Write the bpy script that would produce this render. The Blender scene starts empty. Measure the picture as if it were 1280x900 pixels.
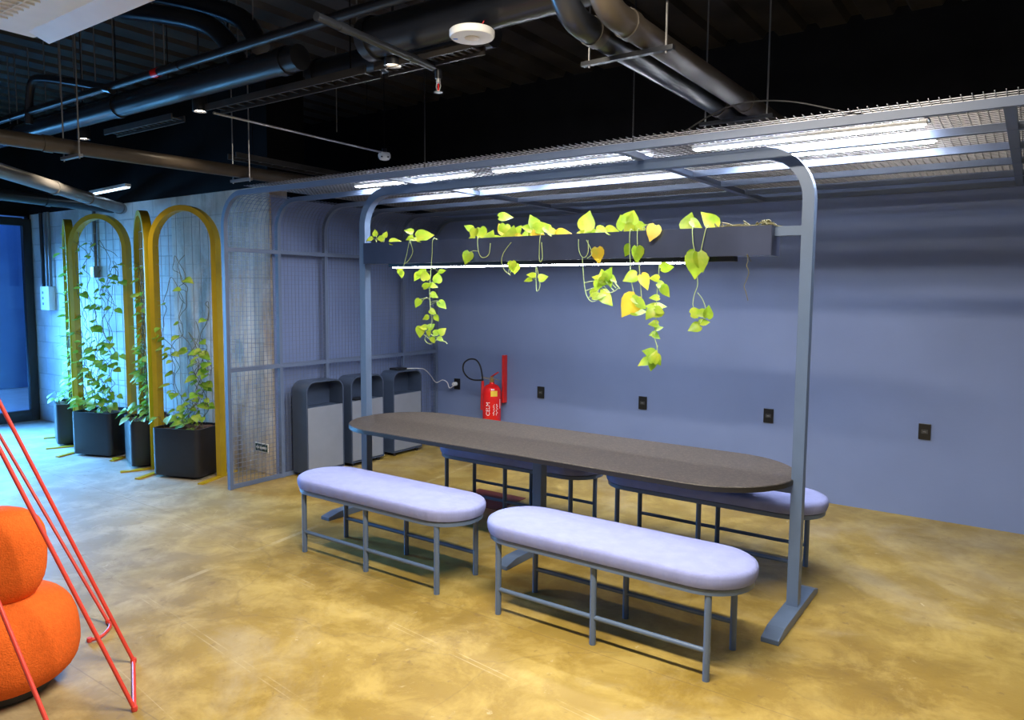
import bpy, math, random
import numpy as np
from mathutils import Vector, Matrix
random.seed(7)
S = bpy.context.scene
COL = S.collection
PI = math.pi
def R_(d): return math.radians(d)

# ------------------------------------------------------------------ camera
CAM = np.array([5.6556, -6.4692, 1.7555]); FPX = 916.954; CYP = 442.341
YAW, PITCH, ROLL = -0.6163, -0.0856, 0.0073
def cam_axes():
    cy, sy, cp, sp = math.cos(YAW), math.sin(YAW), math.cos(PITCH), math.sin(PITCH)
    f = np.array([sy*cp, cy*cp, sp]); r = np.array([cy, -sy, 0.]); u = np.cross(r, f)
    cr, sr = math.cos(ROLL), math.sin(ROLL)
    return cr*r+sr*u, -sr*r+cr*u, f
AR, AU, AF = cam_axes()
cd = bpy.data.cameras.new('camera'); cam = bpy.data.objects.new('camera', cd); COL.objects.link(cam)
cd.sensor_fit = 'HORIZONTAL'; cd.sensor_width = 36.0; cd.lens = 36.0*FPX/1280
cd.shift_y = (CYP-450)/1280
cd.clip_start = 0.05; cd.clip_end = 200
cam.matrix_world = Matrix(((AR[0], AU[0], -AF[0], CAM[0]), (AR[1], AU[1], -AF[1], CAM[1]), (AR[2], AU[2], -AF[2], CAM[2]), (0, 0, 0, 1)))
S.camera = cam
def at(u, v, **k):
    """world point that the photograph shows at pixel (u, v), given one known coordinate"""
    d = AF+AR*(u-640)/FPX-AU*(v-CYP)/FPX
    (a, val), = k.items(); i = 'xyz'.index(a)
    return Vector(CAM+(val-CAM[i])/d[i]*d)

# ------------------------------------------------------------------ world, lights, exposure
S.view_settings.view_transform = 'Standard'; S.view_settings.look = 'None'
S.view_settings.gamma = 1.0; S.view_settings.use_curve_mapping = False
S.view_settings.exposure = 0.45
W = bpy.data.worlds.new('daylight'); S.world = W; W.use_nodes = True
bg = W.node_tree.nodes['Background']; bg.inputs[0].default_value = (0.62, 0.72, 1.0, 1); bg.inputs[1].default_value = 0.12
def area(name, loc, size, power, color, aim=(0, 0, -1), spread=180):
    l = bpy.data.lights.new(name, 'AREA'); l.shape = 'RECTANGLE'; l.size, l.size_y = size
    l.energy = power; l.color = color; l.spread = R_(spread)
    o = bpy.data.objects.new(name, l); COL.objects.link(o); o.location = loc
    o.rotation_euler = Vector(aim).to_track_quat('-Z', 'Y').to_euler(); return o
area('lamp_row_light', (4.4, -4.6, 3.15), (1.8, 0.16), 160, (1.0, 0.90, 0.74))
area('rear_fill_light', (2.6, -6.6, 3.15), (5.0, 0.5), 12, (1.0, 0.88, 0.68))  # added dim fill from the camera side, stands for no fixture
area('side_fill_light', (7.6, -3.4, 3.15), (1.2, 1.2), 20, (1.0, 0.86, 0.62))  # unseen fill added off to the right, not a fixture of the room
area('window_daylight', (-5.25, -3.7, 1.3), (1.8, 2.1), 330, (0.12, 0.46, 1.0), (1, 0.30, -0.58), 104)
area('street_daylight', (-7.2, -2.6, 3.2), (3.0, 3.0), 60, (0.25, 0.55, 1.0), (0, 0, -1))

# ------------------------------------------------------------------ mesh helpers
class MB:
    def __init__(s): s.v = []; s.f = []
    def add(s, vs, fs):
        n = len(s.v); s.v += [tuple(p) for p in vs]; s.f += [tuple(i+n for i in f) for f in fs]; return s
    def box(s, c, d, rz=0.0):
        x, y, z = d[0]/2, d[1]/2, d[2]/2; ca, sa = math.cos(rz), math.sin(rz); vs = []
        for dz in (-z, z):
            for dx, dy in ((-x, -y), (x, -y), (x, y), (-x, y)):
                vs.append((c[0]+dx*ca-dy*sa, c[1]+dx*sa+dy*ca, c[2]+dz))
        return s.add(vs, [(3, 2, 1, 0), (4, 5, 6, 7), (0, 1, 5, 4), (1, 2, 6, 5), (2, 3, 7, 6), (3, 0, 4, 7)])
    def prism(s, out, z0, z1):
        n = len(out); vs = [(x, y, z0) for x, y in out]+[(x, y, z1) for x, y in out]
        return s.add(vs, [tuple(range(n-1, -1, -1)), tuple(range(n, 2*n))]+[(i, (i+1) % n, n+(i+1) % n, n+i) for i in range(n)])
    def loft(s, rings, cap0=True, cap1=True):
        n = len(rings[0]); vs = [p for r in rings for p in r]; fs = []
        for k in range(len(rings)-1):
            for i in range(n):
                j = (i+1) % n; fs.append((k*n+i, k*n+j, (k+1)*n+j, (k+1)*n+i))
        if cap0: fs.append(tuple(range(n-1, -1, -1)))
        if cap1: fs.append(tuple((len(rings)-1)*n+i for i in range(n)))
        return s.add(vs, fs)
    def sweep(s, path, prof, N=None, scale=None):
        """sweep a closed 2D profile along a path; N = a fixed direction for the profile's first axis"""
        P = [Vector(p) for p in path]; rings = []; prev = None
        for i, p in enumerate(P):
            if i == 0: t = P[1]-p
            elif i == len(P)-1: t = p-P[i-1]
            else: t = (P[i+1]-p).normalized()+(p-P[i-1]).normalized()
            if t.length < 1e-9: t = Vector((0, 0, 1))
            t.normalize()
            if N is not None: a = Vector(N)-t*Vector(N).dot(t)
            elif prev is not None: a = prev-t*prev.dot(t)
            else: a = Vector((0, 0, 1))-t*t.z if abs(t.z) < .9 else Vector((1, 0, 0))-t*t.x
            if a.length < 1e-6: a = t.orthogonal()
            a.normalize(); prev = a; b = t.cross(a); k = 1 if scale is None else scale[i]
            m = 1.0
            if 0 < i < len(P)-1:
                c = (P[i+1]-p).normalized().dot((p-P[i-1]).normalized()); m = 1/max(.5, math.sqrt(max(0, (1+c)/2)))
            rings.append([p+a*(x*k)+b*(y*k*(m if N is not None else 1)) for x, y in prof])
        return s.loft(rings)
    def tube(s, path, r, seg=10, scale=None):
        return s.sweep(path, [(r*math.cos(2*PI*i/seg), r*math.sin(2*PI*i/seg)) for i in range(seg)], None, scale)
    def bar(s, p, q, w, h, N=(0, 0, 1)):
        return s.sweep([p, q], [(-h/2, -w/2), (h/2, -w/2), (h/2, w/2), (-h/2, w/2)], N)
    def lathe(s, prof, c=(0, 0, 0), seg=24, M=None):
        rings = []
        for r, z in prof:
            ring = [Vector((r*math.cos(2*PI*i/seg), r*math.sin(2*PI*i/seg), z)) for i in range(seg)]
            rings.append([(M @ q if M else q)+Vector(c) for q in ring])
        return s.loft(rings)
    def build(s, name, m, parent=None, smooth=True, bevel=0.0, sub=0):
        me = bpy.data.meshes.new(name); me.from_pydata(s.v, [], s.f)
        if smooth:
            me.polygons.foreach_set('use_smooth', [True]*len(me.polygons)); me.set_sharp_from_angle(angle=R_(38))
        me.materials.append(m); me.update()
        o = bpy.data.objects.new(name, me); COL.objects.link(o)
        if parent: o.parent = parent
        if bevel:
            b = o.modifiers.new('bevel', 'BEVEL'); b.width = bevel; b.segments = 2; b.limit_method = 'ANGLE'; b.angle_limit = R_(40)
        if sub:
            u = o.modifiers.new('sub', 'SUBSURF'); u.levels = sub; u.render_levels = sub
        return o
def rect(w, h): return [(-w/2, -h/2), (w/2, -h/2), (w/2, h/2), (-w/2, h/2)]
def rrect(w, h, r, n=4):
    o = []
    for cx, cy, a in ((w/2-r, h/2-r, 0), (-w/2+r, h/2-r, 90), (-w/2+r, -h/2+r, 180), (w/2-r, -h/2+r, 270)):
        for i in range(n+1):
            t = R_(a+90*i/n); o.append((cx+r*math.cos(t), cy+r*math.sin(t)))
    return o
def stadium(L, Wd, n=16):
    o = []
    for s_, a in ((1, -90), (-1, 90)):
        for i in range(n+1):
            t = R_(a+180*i/n); o.append((s_*(L-Wd)+Wd*math.cos(t), Wd*math.sin(t)))
    return o
def tag(o, label, cat, group=None, kind=None):
    o['label'] = label; o['category'] = cat
    if group: o['group'] = group
    if kind: o['kind'] = kind
    return o
def thing(name, label, cat, loc=(0, 0, 0), rz=0.0, group=None):
    o = bpy.data.objects.new(name, None); COL.objects.link(o); o.location = loc; o.rotation_euler = (0, 0, rz)
    o.empty_display_size = .1
    return tag(o, label, cat, group)
def struct(o, label=None):
    o['kind'] = 'structure'
    if label: o['label'] = label
    return o
def dup(root, loc, rz, label):
    r = root.copy(); COL.objects.link(r); r.location = loc; r.rotation_euler = (0, 0, rz); r['label'] = label
    for ch in list(root.children):
        c = ch.copy(); COL.objects.link(c); c.parent = r
        for g in list(ch.children):
            d = g.copy(); COL.objects.link(d); d.parent = c
    return r
def smooth_path(pts, n=6):
    P = [Vector(p) for p in pts]; out = []
    for i in range(len(P)-1):
        p0, p1, p2, p3 = P[max(i-1, 0)], P[i], P[i+1], P[min(i+2, len(P)-1)]
        for k in range(n):
            t = k/n
            out.append(.5*((2*p1)+(p2-p0)*t+(2*p0-5*p1+4*p2-p3)*t*t+(3*p1-p0-3*p2+p3)*t**3))
    out.append(P[-1]); return out

# ------------------------------------------------------------------ materials
def nm(name):
    m = bpy.data.materials.new(name); m.use_nodes = True; nt = m.node_tree
    return m, nt, nt.nodes, nt.links, nt.nodes['Principled BSDF']
def mat(name, col, rough=.5, metal=0., var=.08, scale=8., bump=0., bscale=60., spec=.5, coat=0., bstretch=(1, 1, 1)):
    m, nt, N, L, b = nm(name)
    b.inputs['Roughness'].default_value = rough; b.inputs['Metallic'].default_value = metal
    b.inputs['Specular IOR Level'].default_value = spec
    if coat: b.inputs['Coat Weight'].default_value = coat; b.inputs['Coat Roughness'].default_value = .15
    tc = N.new('ShaderNodeTexCoord'); nz = N.new('ShaderNodeTexNoise'); nz.inputs['Scale'].default_value = scale; nz.inputs['Detail'].default_value = 5
    L.new(tc.outputs['Object'], nz.inputs['Vector'])
    cr = N.new('ShaderNodeValToRGB'); cr.color_ramp.elements[0].position = .3; cr.color_ramp.elements[1].position = .7
    cr.color_ramp.elements[0].color = tuple(max(0, c*(1-var)) for c in col)+(1,)
    cr.color_ramp.elements[1].color = tuple(min(1, c*(1+var)) for c in col)+(1,)
    L.new(nz.outputs['Fac'], cr.inputs['Fac']); L.new(cr.outputs['Color'], b.inputs['Base Color'])
    if bump:
        n2 = N.new('ShaderNodeTexNoise'); n2.inputs['Scale'].default_value = bscale; n2.inputs['Detail'].default_value = 4
        mpb = N.new('ShaderNodeMapping'); mpb.inputs['Scale'].default_value = bstretch; L.new(tc.outputs['Object'], mpb.inputs['Vector']); L.new(mpb.outputs[0], n2.inputs['Vector'])
        bp = N.new('ShaderNodeBump'); bp.inputs['Strength'].default_value = bump; bp.inputs['Distance'].default_value = .01
        L.new(n2.outputs['Fac'], bp.inputs['Height']); L.new(bp.outputs['Normal'], b.inputs['Normal'])
    return m
def emit(name, col, strength):
    m, nt, N, L, b = nm(name)
    b.inputs['Base Color'].default_value = (.9, .9, .9, 1); b.inputs['Emission Color'].default_value = col+(1,)
    b.inputs['Emission Strength'].default_value = strength; return m
def ramp(N, stops):
    cr = N.new('ShaderNodeValToRGB'); e = cr.color_ramp.elements
    while len(e) < len(stops): e.new(.5)
    for i, (p, c) in enumerate(stops): e[i].position = p; e[i].color = c+(1,) if len(c) == 3 else c
    return cr
def noise(N, L, vec, scale, detail=6, rough=.6, dist=0.):
    n = N.new('ShaderNodeTexNoise'); n.inputs['Scale'].default_value = scale; n.inputs['Detail'].default_value = detail
    n.inputs['Roughness'].default_value = rough; n.inputs['Distortion'].default_value = dist
    L.new(vec, n.inputs['Vector']); return n
def mix(N, L, fac, a, b, mode='MIX'):
    m = N.new('ShaderNodeMix'); m.data_type = 'RGBA'; m.blend_type = mode
    for val, i in ((fac, 0), (a, 6), (b, 7)):
        if isinstance(val, (int, float)): m.inputs[i].default_value = val
        elif isinstance(val, tuple): m.inputs[i].default_value = val+(1,)
        else: L.new(val, m.inputs[i])
    return m.outputs[2]

SCR = [(.105,.994,-4.163,.003),(.105,.994,-4.195,.003),(.105,.994,-3.43,.003),(.105,.994,-3.46,.003),(.12,.993,-4.55,.002),(.99,.134,.985,.02)]
def floor_mat():
    m, nt, N, L, b = nm('polished_ochre_concrete')
    tc = N.new('ShaderNodeTexCoord'); v = tc.outputs['Object']
    c1 = ramp(N, [(.30, (.185, .120, .020)), (.5, (.335, .222, .034)), (.68, (.45, .315, .068))])
    L.new(noise(N, L, v, .9, 8, .62, .6).outputs['Fac'], c1.inputs['Fac'])
    f2 = ramp(N, [(.45, (0, 0, 0)), (.62, (1, 1, 1))]); L.new(noise(N, L, v, 3.2, 8, .7, .4).outputs['Fac'], f2.inputs['Fac'])
    c = mix(N, L, .42, c1.outputs['Color'], mix(N, L, f2.outputs['Color'], (.19, .125, .028), (.49, .375, .13)))
    f3 = ramp(N, [(.56, (0, 0, 0)), (.68, (1, 1, 1))]); L.new(noise(N, L, v, .55, 7, .65, .8).outputs['Fac'], f3.inputs['Fac'])
    g = N.new('ShaderNodeMath'); g.operation = 'MULTIPLY'; g.inputs[1].default_value = .45; L.new(f3.outputs['Color'], g.inputs[0])
    c = mix(N, L, g.outputs[0], c, (.42, .36, .25))
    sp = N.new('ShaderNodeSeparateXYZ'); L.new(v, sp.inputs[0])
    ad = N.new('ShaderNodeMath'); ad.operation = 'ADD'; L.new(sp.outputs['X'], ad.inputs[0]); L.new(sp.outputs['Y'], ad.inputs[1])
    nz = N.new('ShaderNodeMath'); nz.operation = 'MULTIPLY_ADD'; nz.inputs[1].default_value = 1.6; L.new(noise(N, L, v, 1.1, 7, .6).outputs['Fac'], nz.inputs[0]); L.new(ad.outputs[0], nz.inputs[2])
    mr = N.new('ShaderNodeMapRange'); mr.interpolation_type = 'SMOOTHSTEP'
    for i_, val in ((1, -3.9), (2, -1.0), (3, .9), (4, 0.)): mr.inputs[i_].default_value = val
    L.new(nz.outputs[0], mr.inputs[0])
    c = mix(N, L, mr.outputs[0], c, mix(N, L, f2.outputs['Color'], (.36, .34, .31), (.50, .48, .45)))     # mixes to grey towards the left and front, with a soft noisy edge
    # scattered pale scuffs and dark specks
    f4 = ramp(N, [(.63, (0, 0, 0)), (.70, (1, 1, 1))]); L.new(noise(N, L, v, 7, 9, .75, 1.2).outputs['Fac'], f4.inputs['Fac'])
    g4 = N.new('ShaderNodeMath'); g4.operation = 'MULTIPLY'; g4.inputs[1].default_value = .5; L.new(f4.outputs['Color'], g4.inputs[0])
    c = mix(N, L, g4.outputs[0], c, (.66, .58, .42))
    f5 = ramp(N, [(.30, (1, 1, 1)), (.36, (0, 0, 0))]); L.new(noise(N, L, v, 13, 4, .6, .3).outputs['Fac'], f5.inputs['Fac'])
    g5 = N.new('ShaderNodeMath'); g5.operation = 'MULTIPLY'; g5.inputs[1].default_value = .4; L.new(f5.outputs['Color'], g5.inputs[0])
    c = mix(N, L, g5.outputs[0], c, (.15, .09, .04))
    # hairline cracks
    vo = N.new('ShaderNodeTexVoronoi'); vo.feature = 'DISTANCE_TO_EDGE'; vo.inputs['Scale'].default_value = .38
    wn = noise(N, L, v, 1.6, 5, .6); av = N.new('ShaderNodeVectorMath'); av.operation = 'MULTIPLY_ADD'
    av.inputs[1].default_value = (.35, .35, .35); L.new(wn.outputs['Color'], av.inputs[0]); L.new(v, av.inputs[2]); L.new(av.outputs[0], vo.inputs['Vector'])
    f6 = ramp(N, [(.0, (1, 1, 1)), (.0035, (0, 0, 0))]); L.new(vo.outputs['Distance'], f6.inputs['Fac'])
    g6 = N.new('ShaderNodeMath'); g6.operation = 'MULTIPLY'; g6.inputs[1].default_value = .22; L.new(f6.outputs['Color'], g6.inputs[0])
    c = mix(N, L, g6.outputs[0], c, (.12, .08, .04))
    # sawn joints running along the room
    sx = N.new('ShaderNodeSeparateXYZ'); L.new(v, sx.inputs[0])
    for y0 in (-3.42, -4.97):
        a = N.new('ShaderNodeMath'); a.operation = 'ADD'; a.inputs[1].default_value = -y0; L.new(sx.outputs['Y'], a.inputs[0])
        ab = N.new('ShaderNodeMath'); ab.operation = 'ABSOLUTE'; L.new(a.outputs[0], ab.inputs[0])
        lt = N.new('ShaderNodeMath'); lt.operation = 'LESS_THAN'; lt.inputs[1].default_value = .003; L.new(ab.outputs[0], lt.inputs[0])
        g7 = N.new('ShaderNodeMath'); g7.operation = 'MULTIPLY'; g7.inputs[1].default_value = .45; L.new(lt.outputs[0], g7.inputs[0])
        c = mix(N, L, g7.outputs[0], c, (.16, .11, .05))
    sm = ramp(N, [(.46, (0, 0, 0)), (.60, (1, 1, 1))]); L.new(noise(N, L, v, 2.6, 6, .7).outputs['Fac'], sm.inputs['Fac'])
    for nx_, ny_, off, wd in SCR:
        dp = N.new('ShaderNodeVectorMath'); dp.operation = 'DOT_PRODUCT'; dp.inputs[1].default_value = (nx_, ny_, 0); L.new(v, dp.inputs[0])
        a = N.new('ShaderNodeMath'); a.operation = 'SUBTRACT'; a.inputs[1].default_value = off; L.new(dp.outputs['Value'], a.inputs[0])
        ab = N.new('ShaderNodeMath'); ab.operation = 'ABSOLUTE'; L.new(a.outputs[0], ab.inputs[0])
        lt = N.new('ShaderNodeMath'); lt.operation = 'LESS_THAN'; lt.inputs[1].default_value = wd; L.new(ab.outputs[0], lt.inputs[0])
        g8 = N.new('ShaderNodeMath'); g8.operation = 'MULTIPLY'; L.new(lt.outputs[0], g8.inputs[0]); L.new(sm.outputs['Color'], g8.inputs[1])
        g9 = N.new('ShaderNodeMath'); g9.operation = 'MULTIPLY'; g9.inputs[1].default_value = .32; L.new(g8.outputs[0], g9.inputs[0])
        c = mix(N, L, g9.outputs[0], c, (.62, .54, .36))
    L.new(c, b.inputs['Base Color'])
    rr = ramp(N, [(.3, (.34, .34, .34)), (.7, (.56, .56, .56))]); L.new(noise(N, L, v, 2.1, 6).outputs['Fac'], rr.inputs['Fac']); L.new(rr.outputs['Color'], b.inputs['Roughness'])
    bp = N.new('ShaderNodeBump'); bp.inputs['Strength'].default_value = .12; bp.inputs['Distance'].default_value = .01
    L.new(noise(N, L, v, 25, 6).outputs['Fac'], bp.inputs['Height']); L.new(bp.outputs['Normal'], b.inputs['Normal'])
    return m
def block_mat():
    m, nt, N, L, b = nm('white_painted_blocks'); tc = N.new('ShaderNodeTexCoord')
    mp = N.new('ShaderNodeMapping'); mp.inputs['Rotation'].default_value = (R_(90), 0, 0); L.new(tc.outputs['Object'], mp.inputs['Vector'])
    br = N.new('ShaderNodeTexBrick'); br.inputs['Scale'].default_value = 1.0; br.inputs['Brick Width'].default_value = .42; br.inputs['Row Height'].default_value = .21
    br.inputs['Mortar Size'].default_value = .008; br.inputs['Mortar Smooth'].default_value = .4; br.inputs['Bias'].default_value = -.3
    br.inputs['Color1'].default_value = (.62, .63, .64, 1); br.inputs['Color2'].default_value = (.55, .56, .57, 1); br.inputs['Mortar'].default_value = (.48, .49, .50, 1)
    L.new(mp.outputs[0], br.inputs['Vector'])
    st = ramp(N, [(.35, (.72, .72, .72)), (.65, (1, 1, 1))]); L.new(noise(N, L, tc.outputs['Object'], 2.5, 8, .7).outputs['Fac'], st.inputs['Fac'])
    L.new(mix(N, L, 1.0, br.outputs['Color'], st.outputs['Color'], 'MULTIPLY'), b.inputs['Base Color'])
    b.inputs['Roughness'].default_value = .75
    bp = N.new('ShaderNodeBump'); bp.inputs['Strength'].default_value = .5; bp.inputs['Distance'].default_value = .02; bp.invert = True
    L.new(br.outputs['Fac'], bp.inputs['Height']); L.new(bp.outputs['Normal'], b.inputs['Normal']); return m
def concrete_mat():
    m, nt, N, L, b = nm('raw_stained_concrete'); tc = N.new('ShaderNodeTexCoord'); v = tc.outputs['Object']
    mp = N.new('ShaderNodeMapping'); mp.inputs['Scale'].default_value = (2.4, 2.4, .55); L.new(v, mp.inputs['Vector'])
    c1 = ramp(N, [(.32, (.27, .225, .175)), (.5, (.49, .43, .36)), (.7, (.70, .65, .58))]); L.new(noise(N, L, mp.outputs[0], 1.6, 9, .68, .8).outputs['Fac'], c1.inputs['Fac'])
    f = ramp(N, [(.5, (0, 0, 0)), (.68, (.7, .7, .7))]); L.new(noise(N, L, v, 3.5, 8, .7, 1.).outputs['Fac'], f.inputs['Fac'])
    c = mix(N, L, f.outputs['Color'], c1.outputs['Color'], (.66, .64, .61))
    f2 = ramp(N, [(.58, (0, 0, 0)), (.72, (.55, .55, .55))]); L.new(noise(N, L, mp.outputs[0], 2.3, 6, .6, .5).outputs['Fac'], f2.inputs['Fac'])
    c = mix(N, L, f2.outputs['Color'], c, (.44, .25, .12))
    # horizontal pour joints
    sx = N.new('ShaderNodeSeparateXYZ'); L.new(v, sx.inputs[0])
    md = N.new('ShaderNodeMath'); md.operation = 'PINGPONG'; md.inputs[1].default_value = .31; L.new(sx.outputs['Z'], md.inputs[0])
    lt = N.new('ShaderNodeMath'); lt.operation = 'LESS_THAN'; lt.inputs[1].default_value = .006; L.new(md.outputs[0], lt.inputs[0])
    g = N.new('ShaderNodeMath'); g.operation = 'MULTIPLY'; g.inputs[1].default_value = .35; L.new(lt.outputs[0], g.inputs[0])
    c = mix(N, L, g.outputs[0], c, (.22, .18, .14))
    L.new(c, b.inputs['Base Color']); b.inputs['Roughness'].default_value = .85
    bp = N.new('ShaderNodeBump'); bp.inputs['Strength'].default_value = .4; bp.inputs['Distance'].default_value = .02
    L.new(noise(N, L, v, 14, 8).outputs['Fac'], bp.inputs['Height']); L.new(bp.outputs['Normal'], b.inputs['Normal']); return m
def leaf_mat(name, a, bcol, cc):
    m, nt, N, L, b = nm(name); tc = N.new('ShaderNodeTexCoord')
    cr = ramp(N, [(.3, a), (.5, bcol), (.68, cc)]); L.new(noise(N, L, tc.outputs['Object'], 9, 3).outputs['Fac'], cr.inputs['Fac'])
    L.new(cr.outputs['Color'], b.inputs['Base Color']); b.inputs['Roughness'].default_value = .38
    tr = N.new('ShaderNodeBsdfTranslucent'); L.new(cr.outputs['Color'], tr.inputs['Color'])
    mx = N.new('ShaderNodeMixShader'); mx.inputs[0].default_value = .4
    L.new(b.outputs[0], mx.inputs[1]); L.new(tr.outputs[0], mx.inputs[2]); L.new(mx.outputs[0], N['Material Output'].inputs['Surface']); return m
def glass_mat():
    m, nt, N, L, b = nm('tinted_door_glass'); tr = N.new('ShaderNodeBsdfTransparent'); tr.inputs[0].default_value = (.62, .78, .95, 1)
    gl = N.new('ShaderNodeBsdfGlossy'); gl.inputs['Roughness'].default_value = .03; gl.inputs['Color'].default_value = (.8, .9, 1, 1)
    mx = N.new('ShaderNodeMixShader'); fr = N.new('ShaderNodeFresnel'); fr.inputs[0].default_value = 1.45
    L.new(fr.outputs[0], mx.inputs[0]); L.new(tr.outputs[0], mx.inputs[1]); L.new(gl.outputs[0], mx.inputs[2]); L.new(mx.outputs[0], N['Material Output'].inputs['Surface']); return m
def speckle_mat():
    m, nt, N, L, b = nm('speckled_brown_laminate'); tc = N.new('ShaderNodeTexCoord'); v = tc.outputs['Object']
    c1 = ramp(N, [(.36, (.014, .012, .011)), (.5, (.046, .038, .032)), (.66, (.15, .12, .10))]); L.new(noise(N, L, v, 70, 5, .75).outputs['Fac'], c1.inputs['Fac'])
    c = mix(N, L, .3, c1.outputs['Color'], (.065, .052, .042)); L.new(c, b.inputs['Base Color'])
    b.inputs['Roughness'].default_value = .42; return m

M = dict(
    floor=floor_mat(), block=block_mat(), concrete=concrete_mat(), glass=glass_mat(), top=speckle_mat(),
    wall=mat('slate_blue_wall_paint', (.165, .222, .415), .5, 0, .06, 1.5, .08, 40),
    black=mat('matte_black_paint', (.006, .006, .007), .85, 0, .25, 3, .2, 18, .1),
    deck=mat('black_steel_deck', (.030, .024, .018), .55, .2, .6, 2.5),
    deckrust=mat('dusty_deck_ribs', (.07, .055, .035), .6, 0, .5, 4),
    duct=mat('black_duct_paint', (.016, .018, .024), .28, 0, .2, 5),
    pipe=mat('brown_grey_pipe_paint', (.055, .044, .034), .4, 0, .15, 6),
    gpipe=mat('grey_pipe_paint', (.20, .20, .21), .35, .3, .15, 6),
    tray=mat('dusty_dark_tray', (.055, .048, .042), .45, .4, .2, 6),
    steel=mat('galvanised_steel', (.42, .41, .40), .35, .8, .1, 20),
    blue=mat('blue_grey_steel_paint', (.098, .146, .245), .38, 0, .05, 10, .03, 120),
    frame=mat('grey_blue_screen_paint', (.105, .142, .235), .42, 0, .05, 10),
    wire=mat('grey_blue_wire', (.15, .18, .27), .45, .2, .05, 10),
    cwire=mat('bare_wire', (.42, .42, .45), .4, .6, .05, 10),
    fabric=mat('lavender_grey_cloth', (.23, .26, .50), .85, 0, .05, 14, .5, 26, .2, 0., (1, 1, .12)),
    trough=mat('brushed_dark_trough', (.062, .076, .135), .28, .45, .2, 3),
    bin=mat('dark_slate_bin_steel', (.045, .066, .118), .42, 0, .06, 8),
    bindoor=mat('grey_bin_door', (.20, .225, .285), .4, 0, .04, 8),
    dark=mat('dark_recess', (.02, .022, .03), .6, 0, .1, 8),
    gold=mat('ochre_gold_paint', (.52, .36, .010), .32, .1, .06, 8),
    pot=mat('charcoal_planter', (.010, .010, .015), .42, 0, .15, 10, .05, 60),
    soil=mat('dark_red_bark_soil', (.12, .055, .03), .95, 0, .5, 40, .9, 45),
    white=mat('white_plastic', (.78, .78, .77), .4, 0, .03, 10),
    cream=mat('cream_flap_plastic', (.70, .62, .50), .4, 0, .03, 10),
    outlet=mat('black_outlet_plastic', (.012, .012, .012), .3, 0, .1, 10),
    outletc=mat('dark_outlet_centre', (.05, .05, .05), .4, 0, .1, 10),
    red=mat('extinguisher_red', (.75, .012, .010), .25, 0, .04, 10, 0, 60, .5, .5),
    redsign=mat('red_sign_plate', (.65, .02, .018), .45, 0, .04, 10),
    orange=mat('orange_wool', (.70, .125, .018), .9, 0, .10, 60, .5, 160, .15),
    rod=mat('coral_red_rod', (.60, .050, .035), .4, 0, .05, 10),
    brass=mat('brass', (.65, .45, .18), .3, .9, .05, 10),
    rubber=mat('black_rubber', (.012, .012, .013), .45, 0, .1, 10),
    yellow=mat('yellow_label', (.85, .55, .05), .5, 0, .05, 10),
    paper=mat('white_lettering', (.85, .85, .83), .5, 0, .02, 10),
    signgreen=mat('dark_green_sign', (.012, .05, .04), .4, 0, .05, 10),
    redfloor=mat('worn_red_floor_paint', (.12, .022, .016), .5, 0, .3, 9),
    ext=mat('blue_exterior_wall', (.10, .20, .42), .8, 0, .08, 3),
    extg=mat('pale_pavement', (.6, .64, .68), .8, 0, .08, 3),
    stem=mat('pale_green_stem', (.40, .52, .20), .5, 0, .15, 10),
    dstem=mat('brown_green_stem', (.14, .13, .055), .6, 0, .3, 14),
    leaf=leaf_mat('bright_lime_leaf', (.18, .34, .02), (.33, .48, .03), (.50, .55, .05)),
    yleaf=leaf_mat('yellowing_leaf', (.62, .42, .03), (.70, .50, .04), (.52, .50, .05)),
    gleaf=leaf_mat('green_leaf', (.12, .33, .03), (.28, .48, .05), (.52, .60, .10)),
    tubew=emit('white_led_tube', (.90, .94, 1.0), 95.0),
    ledstrip=emit('white_led_strip', (.93, .96, 1.0), 40.0),
    spotw=emit('warm_lamp_lens', (1.0, .86, .66), 30.0),
    daytube=emit('cool_tube', (.6, .8, 1.0), 3.0),
)

# ------------------------------------------------------------------ room shell
ZC = 3.9; YW = -2.2; XL = -5.12; XR = 9.0; YF = -9.5
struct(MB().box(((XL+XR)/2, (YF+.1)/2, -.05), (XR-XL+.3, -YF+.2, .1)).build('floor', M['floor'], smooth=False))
struct(MB().box(((-.1+XR)/2, .06, 1.3), (XR+.1, .12, 2.6)).build('wall_back', M['wall'], smooth=False), 'slate blue painted back wall')
struct(MB().box(((XL+XR)/2, .06, 3.31), (XR-XL, .12, 1.42)).build('wall_back_upper', M['black'], smooth=False), 'black painted upper back wall above the mesh canopy')
struct(MB().box((-.15, -1.09, 1.3), (.10, 2.18, 2.6)).build('wall_left_blue', M['wall'], smooth=False), 'blue side wall behind the wire screen')
struct(MB().box(((XL-1.75)/2, YW+.1, 1.35), (-1.75-XL, .2, 2.7)).build('wall_block', M['block'], smooth=False), 'white painted concrete block wall')
struct(MB().box((-.93, YW+.1, 1.35), (1.64, .2, 2.7)).build('wall_concrete', M['concrete'], smooth=False), 'raw stained concrete wall beside the wire screen')
struct(MB().box(((XL-.11)/2, YW+.2, 3.3), (-.11-XL, .42, 1.2)).build('wall_beam', M['black'], smooth=False), 'black beam above the block wall')
# left wall with a glazed door at its far end and a wide window opening beside it
wl = MB(); wl.box((XL-.06, -3.2-1.5/2, .12), (.12, 1.5, .24)); wl.box((XL-.06, (YF-2.1)/2, 3.3), (.12, -2.1-YF, 1.24))
wl.box((XL-.06, (-4.7+YF)/2, 1.35), (.12, -4.7-YF, 2.7)); wl.box((XL-.06, -2.15, 1.35), (.12, .14, 2.7))
struct(wl.build('wall_left', M['black'], smooth=False))
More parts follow.
